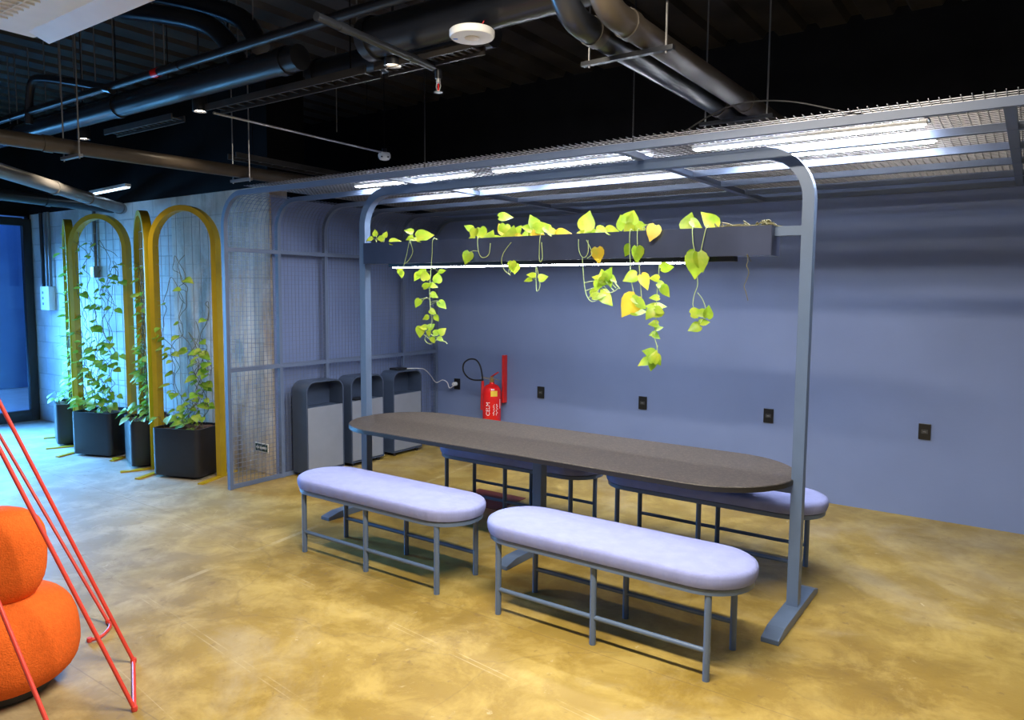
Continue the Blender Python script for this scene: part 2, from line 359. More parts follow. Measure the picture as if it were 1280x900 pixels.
# black profiled ceiling deck, ribs running front to back
dk = MB(); x = XL; prof = []
while x < XR:
    prof += [(x, ZC), (x+.20, ZC), (x+.23, ZC+.05), (x+.30, ZC+.05)]; x += .33
vs = [(a, YF, b) for a, b in prof]+[(a, .05, b) for a, b in prof]; n = len(prof)
dk.add(vs, [(i, i+1, n+i+1, n+i) for i in range(n-1)])
struct(dk.build('ceiling', M['deck'], smooth=False))
struct(MB().box(((XL+XR)/2, (YF+.1)/2, ZC+.15), (XR-XL+.3, -YF+.2, .1)).build('ceiling_slab', M['black'], smooth=False))
# dusty flanges along the deck ribs
# glazed door
d = MB()
for yy in (-2.26, -3.16): d.box((XL+.02, yy, 1.32), (.08, .10, 2.64))
d.box((XL+.02, -2.71, 2.60), (.08, .80, .10)); d.box((XL+.02, -2.71, .07), (.08, .80, .14))
dr = struct(d.build('door_1', M['rubber'], smooth=False, bevel=.004), 'black framed glass door at the far left')
g = MB().box((XL+.02, -2.71, 1.34), (.012, .80, 2.42)).build('pane', M['glass'], dr, smooth=False)
MB().bar((XL+.10, -3.05, .95), (XL+.10, -3.05, 1.35), .025, .025, (1, 0, 0)).build('handle', M['steel'], dr)
# outside the door
struct(MB().box((-8.2, -4.5, -.06), (6.0, 9, .1)).build('ground_outside', M['extg'], smooth=False), 'pale pavement outside the door')
struct(MB().box((-8.9, -4.5, 1.7), (.2, 9, 3.4)).build('wall_outside', M['ext'], smooth=False), 'blue wall across the pavement outside')
# red floor mark
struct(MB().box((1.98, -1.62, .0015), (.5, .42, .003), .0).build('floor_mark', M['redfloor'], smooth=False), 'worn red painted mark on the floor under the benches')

# ------------------------------------------------------------------ wire screen and canopy
YS = [-2.739+.5426*i for i in range(6)]; ZT = 2.55; RC = .26; XE = 7.4
sc = thing('wire_screen_canopy', 'blue grey wire mesh screen curving up into a canopy over the long table', 'mesh canopy', (0, 0, 0))
def hook(y, z0=0., x1=XE, r=RC, off=0.):
    p = [(off, y, z0), (off, y, ZT-r)]
    p += [(off+r-r*math.cos(t), y, ZT-r+r*math.sin(t)) for t in [PI/2*k/8 for k in range(1, 9)]]
    return p+[(x1, y, ZT)]
for y in YS: MB().sweep(hook(y), rect(.035, .04), (0, 1, 0)).build('frame_tube', M['frame'], sc, bevel=0)
for z in (.02, 1.049, 2.092): MB().box((0, (YS[0]+YS[-1])/2, z), (.036, YS[-1]-YS[0]-.035, .035)).build('screen_rail', M['frame'], sc, smooth=False)
for x in (1.90, 3.715, 5.53, 7.35): MB().box((x, (YS[0]+YS[-1])/2, ZT-.002), (.045, YS[-1]-YS[0]-.03, .034)).build('cross_bar', M['frame'], sc, smooth=False)
wm = MB(); y = YS[0]+.04; rw = .0015
while y < YS[-1]-.02:
    wm.sweep(hook(y, .03, .36), rect(2*rw, 2*rw), (0, 1, 0)); y += .0405
z = .06
while z < ZT-RC: wm.bar((.003, YS[0], z), (.003, YS[-1], z), 2*rw, 2*rw); z += .0405
for k in range(1, 9):
    t = PI/2*k/9; wm.bar((RC-RC*math.cos(t), YS[0], ZT-RC+RC*math.sin(t)), (RC-RC*math.cos(t), YS[-1], ZT-RC+RC*math.sin(t)), 2*rw, 2*rw)
wm.build('screen_mesh', M['wire'], sc, smooth=False)
wc = MB(); y = YS[0]+.04
while y < YS[-1]-.02:
    wc.bar((.30, y, ZT+.052), (XE, y, ZT+.052), 2*rw, 2*rw); y += .0405
x = RC+.03
while x < XE:
    wc.bar((x, YS[0], ZT+.055), (x, YS[-1], ZT+.055), 2*rw, 2*rw); x += .0405
wc.build('canopy_mesh', M['cwire'], sc, smooth=False)

# LED tubes lying on the canopy mesh
tube_spec = [(1.13, -2.28), (2.52, -2.28), (3.98, -2.28), (1.10, -1.81), (2.50, -1.81), (3.98, -1.81)]
tl = thing('tube_light', 'front white tube light on the canopy near the wire screen', 'tube light', (0, 0, 0), 0, 'white tube lights on the canopy')
MB().box((.6, 0, .030), (1.2, .05, .022)).build('housing', M['white'], tl, smooth=False)
MB().box((.6, 0, .016), (1.17, .040, .007)).build('diffuser', M['tubew'], tl, smooth=False)
wheres = ['left of the front row', 'middle of the front row', 'right of the front row',
          'left of the rear row', 'middle of the rear row', 'right of the rear row']
for i, (x, y) in enumerate(tube_spec):
    lab = 'white tube light on the canopy, '+wheres[i]
    if i == 0: tl.location = (x, y, ZT+.018); tl['label'] = lab
    else: dup(tl, (x, y, ZT+.018), 0, lab)
# cable dangling by the canopy
cb = MB().tube(smooth_path([(4.0, -2.6, 2.60), (4.3, -2.62, 2.72), (4.6, -2.66, 2.70), (4.95, -2.66, 2.59), (5.18, -2.5, 2.585), (5.20, -2.35, 2.58)]), .004, 6).build('power_cable', M['rubber'])
tag(cb, 'thin black cable looping over the front edge of the mesh canopy', 'cable')

# ------------------------------------------------------------------ table with arch
YT = -2.385; XA, XB, ZA = 1.335, 4.67, 2.505; RA = .26
tb = thing('communal_table', 'long oval speckled brown table inside a blue steel arch', 'table', (3.0, YT, 0))
def loc(p): return (p[0]-3.0, p[1]-YT, p[2])
MB().prism([(x, y) for x, y in stadium(1.650, .45, 20)], .728, .752).build('tabletop', M['top'], tb, bevel=.003)
MB().prism(stadium(1.653, .453, 20), .722, .7485).build('edge_band', M['rubber'], tb)
ap = [(XA, YT, .04), (XA, YT, ZA-RA)]+[(XA+RA-RA*math.cos(t), YT, ZA-RA+RA*math.sin(t)) for t in [PI/2*k/10 for k in range(1, 11)]]
ap += [(XB-RA+RA*math.sin(t), YT, ZA-RA+RA*math.cos(t)) for t in [PI/2*k/10 for k in range(0, 11)]]+[(XB, YT, .04)]
MB().sweep([loc(p) for p in ap], rect(.06, .06), (0, 1, 0)).build('arch_frame', M['blue'], tb)
for x in (XA, 3.0, XB):
    prof = [(-.44, 0), (.375, 0), (.375, .026), (.29, .05), (-.33, .05), (-.44, .026)]
    f = MB(); vs = []
    for sx_ in (-.045, .045): vs += [(x-3.0+sx_, a, b) for a, b in prof]
    f.add(vs, [tuple(range(5, -1, -1)), tuple(range(6, 12))]+[(i, (i+1) % 6, 6+(i+1) % 6, 6+i) for i in range(6)])
    f.build('foot', M['blue'], tb, smooth=False, bevel=.003)
MB().box((0, 0, .38), (.07, .07, .68)).build('centre_leg', M['blue'], tb, smooth=False, bevel=.003)
MB().box((0, 0, .697), (3.28, .05, .05)).build('under_beam', M['blue'], tb, smooth=False)
pw = .075; PZ0, PZ1 = 1.955, 2.115; px0, px1 = 1.40, 4.50
tr = MB(); th = .006
o0 = [(px0, -pw), (px1, -pw), (px1, pw), (px0, pw)]
tr.box(((px0+px1)/2-3, 0, PZ0+th/2), (px1-px0, 2*pw, th))
for sgn in (-1, 1): tr.box(((px0+px1)/2-3, sgn*pw, (PZ0+PZ1)/2), (px1-px0, th, PZ1-PZ0))
for xx in (px0, px1): tr.box((xx-3, 0, (PZ0+PZ1)/2), (th, 2*pw, PZ1-PZ0))
trough = tr.build('planter_trough', M['trough'], tb, smooth=False)
MB().box(((px0+px1)/2-3, 0, PZ1-.025), (px1-px0-.012, 2*pw-.012, .03)).build('soil', M['soil'], trough, smooth=False)
for xa, xb in ((XA+.028, px0), (px1, XB-.028)): MB().box(((xa+xb)/2-3, 0, 2.085), (xb-xa, .05, .05)).build('trough_bracket', M['blue'], tb, smooth=False)
lb = MB().box(((1.62+4.29)/2-3, 0.0, PZ0-.013), (4.29-1.62, .055, .026)).build('light_bar', M['rubber'], tb, smooth=False)
MB().box(((1.66+4.05)/2-3, 0.0, PZ0-.029), (4.05-1.66, .042, .008)).build('diffuser', M['ledstrip'], lb, smooth=False)

# ------------------------------------------------------------------ benches
bn = thing('upholstered_bench', 'x', 'bench', (0, 0, 0), 0, 'benches around the long table')
BL, BW = .735, .225
def ring(L, Wd, z): return [(x, y, z) for x, y in stadium(L, Wd, 14)]
MB().loft([ring(BL-.03, BW-.03, .43), ring(BL, BW, .437), ring(BL+.006, BW+.006, .455), ring(BL+.008, BW+.008, .485), ring(BL+.003, BW+.003, .498), ring(BL-.012, BW-.012, .507), ring(BL-.05, BW-.05, .511), ring(BL-.12, BW-.12, .514), ring(BL-.19, BW-.19, .515)]).build('seat_cushion', M['fabric'], bn)
MB().prism(stadium(BL-.008, BW-.008, 14), .405, .431).build('seat_frame', M['blue'], bn)
for sy_ in (-.182, .182):
    for sx_ in (-.585, 0, .585): MB().tube([(sx_, sy_, 0), (sx_, sy_, .406)], .0165, 12).build('leg', M['blue'], bn)
    MB().tube([(-.585, sy_, .14), (.585, sy_, .14)], .0125, 10).build('stretcher', M['blue'], bn)
bspec = [((2.340, -3.170, 0), 'lavender cushioned bench at the front, on the left beside the table'),
         ((3.953, -3.170, 0), 'lavender cushioned bench at the front, nearest the camera'),
         ((2.42, -1.80, 0), 'bench behind the table on the left, mostly hidden under the tabletop'),
         ((3.965, -1.80, 0), 'bench behind the table on the right, its rounded end past the arch post')]
for i, (l, lab) in enumerate(bspec):
    if i == 0: bn.location = l; bn['label'] = lab
    else: dup(bn, l, 0, lab)

# ------------------------------------------------------------------ waste bins
def bin_(y0, y1, label):
    h, x0, x1 = .90, .026, .232; w = y1-y0; r = .10
    t = thing('waste_bin', label, 'bin', ((x0+x1)/2, (y0+y1)/2, 0), 0, 'waste bins along the wire screen')
    dx = (x1-x0)/2; hw = w/2; th = .012
    def arch_out(k):
        a = hw-k; rr = max(r-k, .01); o = [(-a, .035+k*0)]
        o = [(a, .035+k)]+[(a-rr+rr*math.cos(q), h-k-rr+rr*math.sin(q)) for q in [PI/2*i/8 for i in range(9)]]
        o += [(-a+rr-rr*math.sin(q), h-k-rr+rr*math.cos(q)) for q in [PI/2*i/8 for i in range(9)]]+[(-a, .035+k)]
        return o
    out, inn = arch_out(0), arch_out(th); n = len(out); b = MB(); vs = []
    for xx in (-dx, dx): vs += [(xx, p, q) for p, q in out]
    for xx in (-dx+th, dx): vs += [(xx, p, q) for p, q in inn]
    fs = []
    for i in range(n):
        j = (i+1) % n
        fs.append((i, j, n+j, n+i)); fs.append((2*n+j, 2*n+i, 3*n+i, 3*n+j)); fs.append((n+i, n+j, 3*n+j, 3*n+i))
    fs += [tuple(range(n-1, -1, -1)), tuple(range(2*n, 3*n))]
    b.add(vs, fs); b.build('body', M['bin'], t)
    dd = MB().box((dx-.008, .0, .355), (.02, w-.03, .60)).build('door', M['bindoor'], t, smooth=False, bevel=.003)
    for zz in (.16, .56): MB().lathe([(.006, -.03), (.006, .03)], (dx-.002, hw-.012, zz), 8).build('hinge', M['bin'], dd)
    MB().box((-.01, 0, .645), (2*dx-.05, w-.05, .012)).build('inner_shelf', M['bin'], t, smooth=False)
    for a in (-1, 1):
        for c in (-1, 1): MB().lathe([(.018, 0), (.018, .036)], (a*(dx-.04), c*(hw-.05), 0), 10).build('foot', M['rubber'], t)
    return t
bin_(-2.09, -1.64, 'dark slate steel bin with open top, nearest the concrete wall')
bin_(-1.545, -1.10, 'middle dark slate bin, behind the left post of the table arch')
bin_(-.96, -.52, 'dark slate steel bin nearest the blue wall, a black box on top')
bx = MB().box((.11, -.76, .912), (.12, .15, .022)).build('black_box', M['outlet'], bevel=.004)
tag(bx, 'flat black box lying on top of the bin nearest the blue wall', 'box')
bt = MB().box((.12, -1.34, .658), (.12, .20, .012)).build('black_tray', M['outlet'], bevel=.004)
tag(bt, 'flat black tray inside the mouth of the middle bin', 'tray')

# ------------------------------------------------------------------ wall outlets, plug and cable
for i, (x, lab) in enumerate([(.31, 'black wall outlet with a white plug in it, beside the extinguisher'), (1.455, 'black wall outlet right of the red extinguisher'),
        (2.63, 'black wall outlet second right of the red extinguisher'), (3.825, 'black wall outlet just left of the right arch post'), (5.02, 'black wall outlet right of the arch, farthest right')]):
    t = thing('wall_outlet', lab, 'outlet', (x, -.0005, .687), 0, 'black outlets on the blue wall')
    MB().box((0, -.006, 0), (.085, .012, .125)).build('cover_plate', M['outlet'], t, smooth=False, bevel=.003)
    MB().box((0, -.013, 0), (.045, .004, .03)).build('socket', M['outletc'], t, smooth=False)
    MB().box((0, -.0155, 0), (.022, .002, .004)).build('slot', M['gpipe'], t, smooth=False)
pg = thing('plug_and_cable', 'white plug and cable running from the far bin to the wall outlet', 'cable', (.31, -.02, .69))
MB().lathe([(.012, 0), (.022, .006), (.024, .05), (.016, .065)], (0, -.0, 0), 12, Matrix.Rotation(R_(90), 4, 'X')).build('plug', M['white'], pg)
q = [at(568, 481, y=-.08), at(562, 485, y=-.08), at(559, 478, y=-.08), at(553, 475, y=-.1), at(545, 478, y=-.14), at(538, 469, y=-.3), at(531, 462, y=-.45), at(524, 460.5, y=-.55), Vector((.15, -.62, .906)), Vector((.13, -.68, .906))]
MB().tube(smooth_path([(0, -.05, 0)]+[p-Vector((.31, -.02, .69)) for p in q]), .0045, 6).build('cable', M['white'], pg)

# ------------------------------------------------------------------ fire extinguisher
EX, EY = .915, -.15
fe = thing('fire_extinguisher', 'red fire extinguisher with white lettering mounted on the blue wall', 'fire extinguisher', (EX, EY, .30))
MB().lathe([(.080, 0), (.096, .012), (.101, .04), (.101, .36), (.093, .40), (.066, .435), (.030, .45), (.025, .47)], seg=28).build('cylinder', M['red'], fe)
MB().lathe([(.024, .465), (.026, .475), (.026, .50), (.018, .505), (.018, .53)], seg=14).build('valve', M['brass'], fe)
MB().tube([(0, 0, .50), (-.05, -.01, .508), (-.13, -.02, .515)], .011, 10).build('outlet_pipe', M['steel'], fe)
MB().bar((-.01, 0, .525), (.10, -.02, .585), .02, .01).build('lever', M['redsign'], fe)
MB().bar((0, 0, .515), (.11, -.02, .500), .018, .008).build('carry_handle', M['steel'], fe)
hz = [at(u, v, y=EY-.03)-Vector((EX, EY, .30)) for u, v in ((604, 475), (592, 475), (584, 471), (579, 463), (580, 454), (587, 449), (595, 450), (600, 457), (602.5, 468), (603.3, 477))]
MB().tube(smooth_path(hz, 5), .0085, 8).build('hose', M['rubber'], fe)
h0, h1 = at(603.3, 476, y=EY-.03)-Vector((EX, EY, .30)), at(604, 512, y=EY-.03)-Vector((EX, EY, .30))
MB().tube([h0, h0.lerp(h1, .2), h0.lerp(h1, .9), h1], .016, 14, [.9, 1.1, 1.9, 1.9]).build('horn', M['redsign'], fe)
MB().box((0, .115, .22), (.06, .045, .05)).build('wall_bracket', M['redsign'], fe, smooth=False)
def wrap(mb_pts): return mb_pts
def cyl_patch(a0, a1, z0, z1, r, name, m):
    n = 8; vs = []; fs = []
    for i in range(n+1):
        a = a0+(a1-a0)*i/n
        vs += [(r*math.cos(a), r*math.sin(a), z0), (r*math.cos(a), r*math.sin(a), z1)]
    fs = [(2*i, 2*i+2, 2*i+3, 2*i+1) for i in range(n)]
    return MB().add(vs, fs).build(name, m, fe)
AFACE = math.atan2(CAM[1]-EY, CAM[0]-EX)       # side of the cylinder that faces the room
cyl_patch(AFACE-.12, AFACE+.62, .325, .385, .1018, 'yellow_label', M['yellow'])
cyl_patch(AFACE-.02, AFACE+.30,   .395, .405, .0955, 'name_strip', M['paper'])
cyl_patch(AFACE+.98, AFACE+1.08, .19, .29, .1018, 'gauge_strip', M['paper'])
def text_mesh(txt, size, name, m, mapper, parent):
    cu = bpy.data.curves.new(name, 'FONT'); cu.body = txt; cu.size = size; cu.align_x = 'LEFT'; cu.offset = 0
    to = bpy.data.objects.new(name, cu); COL.objects.link(to)
    dg = bpy.context.evaluated_depsgraph_get(); me = bpy.data.meshes.new_from_object(to.evaluated_get(dg)); bpy.data.objects.remove(to)
    for v in me.vertices: v.co = mapper(v.co.x, v.co.y)
    me.materials.clear(); me.materials.append(m)
    o = bpy.data.objects.new(name, me); COL.objects.link(o); o.parent = parent; return o
def up_cyl(a_base, z0):      # lettering that reads upward along the cylinder
    return lambda x, y: Vector((.1022*math.cos(a_base-y/.1), .1022*math.sin(a_base-y/.1), z0+x))
text_mesh('CELM', .060, 'lettering', M['paper'], up_cyl(AFACE-.22, .115), fe)
for k, (da, s_) in enumerate(((.22, .03), (.56, .03))):     # two illegible lines of script
    mb = MB(); rnd = random.Random(k+3); pts = []
    for i in range(30):
        zz = .12+i*.0042; aa = AFACE+da+rnd.uniform(-.11, .11); pts.append((.1022*math.cos(aa), .1022*math.sin(aa), zz))
    mb.tube(pts, .0022, 4).build('script_marking', M['paper'], fe)
sg = thing('extinguisher_sign', 'tall narrow red sign plate standing out from the wall above the extinguisher', 'sign', (1.0, 0, .3))
MB().box((0, -.035, .50), (.028, .06, .52)).build('sign_plate', M['redsign'], sg, smooth=False, bevel=.002)

# small exit-route plate on the concrete wall
sn = thing('wall_plate', 'small dark green plate with a pale arrow low on the concrete wall', 'sign', (-.29, YW-.001, .245))
MB().box((0, -.004, 0), (.20, .008, .085)).build('border', M['paper'], sn, smooth=False)
MB().box((0, -.0085, 0), (.184, .002, .069)).build('panel', M['signgreen'], sn, smooth=False)
MB().add([(-.082, -.0105, 0), (-.055, -.0105, .024), (-.055, -.0105, .01), (-.03, -.0105, .01), (-.03, -.0105, -.01), (-.055, -.0105, -.01), (-.055, -.0105, -.024)], [(6, 5, 4, 3, 2, 1, 0)]).build('arrow', M['paper'], sn, smooth=False)
lm = MB(); rnd = random.Random(2)
for i in range(8): lm.box((-.015+i*.0125, -.0105, 0), (.008, .002, .02+rnd.uniform(-.004, .004)))
lm.build('lettering_marks', M['paper'], sn, smooth=False)

# electrical box and conduits on the block wall
eb = thing('junction_box', 'white electrical box on the block wall with grey conduits above it', 'junction box', (-4.60, YW, 1.62))
MB().box((0, -.04, 0), (.24, .08, .30)).build('box', M['white'], eb, smooth=False, bevel=.006)
for i in range(3): MB().box((-.04, -.082, .07-.07*i), (.03, .004, .03)).build('breaker', M['gpipe'], eb, smooth=False)
for dx_, r_ in ((-.10, .022), (.02, .018), (.10, .018)):
    MB().tube([(dx_, -.04, .15), (dx_, -.04, 1.08)], r_, 10).build('conduit', M['duct'] if dx_ < 0 else M['gpipe'], eb)
cp = thing('wall_conduit', 'grey conduit pipe running up the block wall behind the second arch', 'conduit', (-3.35, YW, 2.0))
MB().tube([(0, -.025, 0), (0, -.025, .7)], .02, 10).build('pipe', M['gpipe'], cp)
MB().box((0, -.035, -.06), (.09, .07, .13)).build('box', M['gpipe'], cp, smooth=False, bevel=.004)

# ------------------------------------------------------------------ golden trellis arches and planters
AW, AH, AT, AD = .72, 2.52, .05, .08
def trellis(c, rz, label):
    t = thing('trellis_arch', label, 'trellis', (c[0], c[1], 0), rz, 'golden trellis arches along the block wall')
    r = AW/2-AT/2
    p = [(-r, 0, .012), (-r, 0, AH-AT/2-r)]+[(-r*math.cos(q), 0, AH-AT/2-r+r*math.sin(q)) for q in [PI*k/20 for k in range(1, 20)]]+[(r, 0, AH-AT/2-r), (r, 0, .012)]
    MB().sweep(p, [(-AD/2, -AT/2), (AD/2, -AT/2), (AD/2, AT/2), (-AD/2, AT/2)], (0, 1, 0)).build('frame', M['gold'], t)
    for s_ in (-1, 1): MB().box((s_*r, -.05, .006), (.05, .52, .012)).build('foot_strip', M['gold'], t, smooth=False)
    g = MB(); zz = .62; w2 = r-AT/2
    while zz < AH-.1:
        hw_ = w2 if zz < AH-AT/2-r else math.sqrt(max(0, w2**2-(zz-(AH-AT/2-r))**2))
        if hw_ > .05: g.bar((-hw_-.02, 0, zz), (hw_+.02, 0, zz), .003, .003)
        zz += .17
    for k in range(-3, 4):
        xx = k*.085; top = AH-AT/2-r+math.sqrt(max(0, w2**2-xx**2)); g.bar((xx, .003, .5), (xx, .003, top), .003, .003, (1, 0, 0))
    g.build('wire_grid', M['steel'], t, smooth=False); return t
def planter(c, rz, label):
    t = thing('floor_planter', label, 'planter', (c[0], c[1], 0), rz, 'charcoal planters under the golden arches')
    w, dp, h, r = .50, .40, .465, .05
    o = rrect(w, dp, r); i_ = rrect(w-.03, dp-.03, r-.012)
    MB().loft([[(x*.985, y*.985, .022) for x, y in o], [(x, y, .03) for x, y in o], [(x, y, h) for x, y in o], [(x, y, h) for x, y in i_], [(x, y, h-.05) for x, y in i_]]).build('pot', M['pot'], t)
    MB().prism(rrect(w-.14, dp-.12, r), 0, .023).build('plinth', M['pot'], t)
    s = MB(); n = 12; vs = []; rr = random.Random(int(c[0]*100))
    for a in range(n+1):
        for b_ in range(n+1): vs.append(((a/n-.5)*(w-.045), (b_/n-.5)*(dp-.045), h-.03+rr.uniform(-.008, .012)))
    s.add(vs, [(a*(n+1)+b_, (a+1)*(n+1)+b_, (a+1)*(n+1)+b_+1, a*(n+1)+b_+1) for a in range(n) for b_ in range(n)]); s.build('soil', M['soil'], t); return t
tsp = [((-3.24, -2.57), -20.4), ((-2.316, -2.67), 21.2), ((-1.575, -2.605), -20.4), ((-.786, -2.64), 21.2)]
tlab = ['edge-on golden arch farthest left, its post beside the white junction box', 'golden arch farther back, facing the room, second from the left', 'edge-on golden arch between the two that face the room', 'golden arch nearest the wire screen, facing the room']
plab = ['charcoal planter farthest left, partly hidden behind the next planter', 'wide charcoal planter second from the left, full of trailing vine', 'charcoal planter with a golden post standing in front of it', 'charcoal planter nearest the wire screen']
for i, (c, a) in enumerate(tsp): trellis(c, R_(a), tlab[i])
for i, (c, a) in enumerate(tsp):
    rz = R_(a); off = (-.02, .0) if a > 0 else (-.0, .0)
    planter((c[0]+off[0], c[1]+off[1]), rz, plab[i])

# ------------------------------------------------------------------ leaves and vines
def leaf(mb, base, tip_dir, normal, size, fold=.18, droop=.25):
    t = Vector(tip_dir).normalized(); n = Vector(normal); n = n-t*n.dot(t)
    if n.length < 1e-3: n = t.orthogonal()
    n.normalize(); s = t.cross(n); b = Vector(base)
    prof = [(-.10, .17), (.0, .34), (.18, .44), (.40, .42), (.62, .29), (.82, .13)]
    mid = []; lf = []; rt = []
    for a, w in prof:
        sag = -droop*a*a*size*.6
        m_ = b+t*(max(a, 0)*size)+n*sag; mid.append(m_)
        e = b+t*(a*size)+n*(sag+fold*w*size)
        lf.append(e+s*(w*size)); rt.append(e-s*(w*size))
    tip = b+t*size+n*(-droop*size*.6); k = len(mb.v); n_ = len(prof)
    vs = mid+lf+rt+[tip]; fs = []
    for i in range(n_-1):
        fs.append((i, i+1, n_+i+1, n_+i)); fs.append((i+1, i, 2*n_+i, 2*n_+i+1))
    fs.append((n_-1, 3*n_, 2*n_-1)); fs.append((3*n_, n_-1, 3*n_-1)); mb.add(vs, fs)
def vine_leaf(st, lf, p, rnd, size, out, pl=.05, down=.5):
    """petiole + leaf; out = the direction the leaf leaves the stem"""
    d = Vector(out)+Vector((rnd.uniform(-.3, .3), rnd.uniform(-.3, .3), rnd.uniform(-.1, .4)))
    d.normalize(); q = p+d*pl
    st.tube([p, p.lerp(q, .5)+Vector((0, 0, .008)), q], .0018, 4)
    tip = d*.8+Vector((0, 0, -down*rnd.uniform(.5, 1.4)))
    nrm = Vector((rnd.uniform(-.5, .5), -.6+rnd.uniform(-.3, .3), .9))
    leaf(lf, q, tip, nrm, size*rnd.uniform(.8, 1.2), rnd.uniform(.05, .3), rnd.uniform(.1, .5))

# climbing vines in the four floor planters
def climber(c, rz, seed, nst, nlf, label, hmax):
    rnd = random.Random(seed); t = thing('climbing_vine', label, 'plant', (c[0], c[1], .435), rz, 'vines climbing the golden arches')
    st, lf = MB(), MB(); w = .27
    for k in range(nst):
        x, y, z = rnd.uniform(-.2, .2), rnd.uniform(-.08, .06), .0; pts = [(x, y, z)]; H = hmax*rnd.uniform(.25, 1.0) if k > 1 else hmax
        x += rnd.uniform(-.05, .05)
        while z < H:
            z += rnd.uniform(.05, .11); x = max(-w, min(w, x+rnd.uniform(-.07, .07))); y += (-.012-y)*.5+rnd.uniform(-.02, .015); pts.append((x, y, z))
        if rnd.random() < .6:
            for _ in range(4): x = max(-w, min(w, x+rnd.uniform(-.02, .09))); z -= rnd.uniform(.02, .08); pts.append((x, y-.02, z))
        sp = smooth_path(pts, 3); st.tube(sp, .0028, 5)
        for q in sp:
            dens = nlf*(1.0 if q.z < .75 else .42)
            if rnd.random() < dens:
                a = rnd.uniform(-.3, PI+.3); vine_leaf(st, lf, q, rnd, rnd.choice([.05, .065, .08, .095]), (math.cos(a), -abs(math.sin(a))*.9, .15), rnd.uniform(.03, .08))
    for k in range(12):     # leaves spilling over the rim
        a = rnd.uniform(0, 2*PI); p0 = Vector((rnd.uniform(-.2, .2), rnd.uniform(-.16, .02), .0)); p1 = p0+Vector((math.cos(a)*.06, -.04, rnd.uniform(.05, .16)))
        st.tube([p0, p1], .002, 4); vine_leaf(st, lf, p1, rnd, rnd.choice([.07, .09, .11]), (math.cos(a), -.7, .1), .04)
    st.build('stems', M['dstem'], t); lf.build('leaves', M['gleaf'], t); return t
climber((-3.24, -2.57), R_(-20.4), 11, 7, .30, 'green vine climbing the arch farthest left', 1.85)
climber((-2.336, -2.67), R_(21.2), 12, 11, .34, 'dense green vine climbing the wide arch second from the left', 1.75)
climber((-1.575, -2.605), R_(-20.4), 13, 8, .32, 'green vine climbing the edge-on arch between the two facing arches', 1.5)
climber((-.806, -2.64), R_(21.2), 16, 8, .22, 'sparse green vine climbing the arch nearest the wire screen', 1.6)

# trailing pothos in the hanging trough: crown leaves (pixel of the leaf centre, size, tip angle in the picture) and trailing stems
YV = YT-.09
def trail(name, label, crown, stems, m='leaf', seed=1, yl=()):
    rnd = random.Random(seed); allp = [p for p in crown]+[s for s in stems]
    u0 = crown[0][0] if crown else stems[0][0][0][0]
    b = at(u0, 300, y=YT); b.z = PZ1-.02
    t = thing(name, label, 'plant', b, 0, 'pothos plants trailing from the hanging trough')
    st, lf, yf = MB(), MB(), MB()
    for (u, v, size, ang, *col) in crown:
        yy = YT+rnd.uniform(-.06, .0); c = at(u, v, y=yy)-b; root = Vector((c.x+rnd.uniform(-.02, .02), rnd.uniform(-.03, .03), 0.0))
        a = R_(ang); tip = AR*math.cos(a)+AU*math.sin(a); tip = Vector(tip)
        base = c-tip*size*.45
        st.tube(smooth_path([root, root.lerp(base, .6)+Vector((0, .01, .01)), base], 4), .0022, 5)
        leaf(yf if col else lf, base, tip, Vector(-AF)+Vector((0, 0, .7))+Vector((rnd.uniform(-.4, .4), 0, 0)), size, rnd.uniform(.08, .25), rnd.uniform(.05, .35))
    for path, lvs in stems:
        P = [at(u, v, y=YV+rnd.uniform(-.012, .0))-b for u, v in path]
        root = Vector((P[0].x, 0, .0)); rim = Vector((P[0].x, -pw-.012, PZ1-b.z+.010))
        if path[0][1] < at_rim(path[0][0])+6: P = [root, rim]+P[1:]
        sp = smooth_path(P, 5); st.tube(sp, .0024, 5)
        for (u, v, size, ang, *col) in lvs:
            c = at(u, v, y=YV-.01+rnd.uniform(-.03, .02))-b; a = R_(ang); tip = Vector(AR*math.cos(a)+AU*math.sin(a)); base = c-tip*size*.45
            near = min(sp, key=lambda q_: (q_-base).length)
            st.tube([near, near.lerp(base, .5)+Vector((0, 0, .006)), base], .0018, 4)
            leaf(yf if col else lf, base, tip, Vector(-AF)+Vector((0, 0, .6))+Vector((rnd.uniform(-.6, .6), 0, rnd.uniform(-.3, .3))), size, rnd.uniform(.05, .3), rnd.uniform(.1, .5))
    st.build('stems', M['stem'], t)
    if lf.v: lf.build('leaves', M['leaf'], t)
    if yf.v: yf.build('yellow_leaves', M['yleaf'], t)
    return t
def at_rim(u): return 305+(u-465)*(280-305)/(975-465)
trail('trailing_pothos', 'small pothos at the left end of the hanging trough', [(462, 299, .06, 200), (469, 291, .055, 100), (477, 297, .06, 60), (482, 293, .05, 70), (494, 302, .09, 10)], [], seed=1)
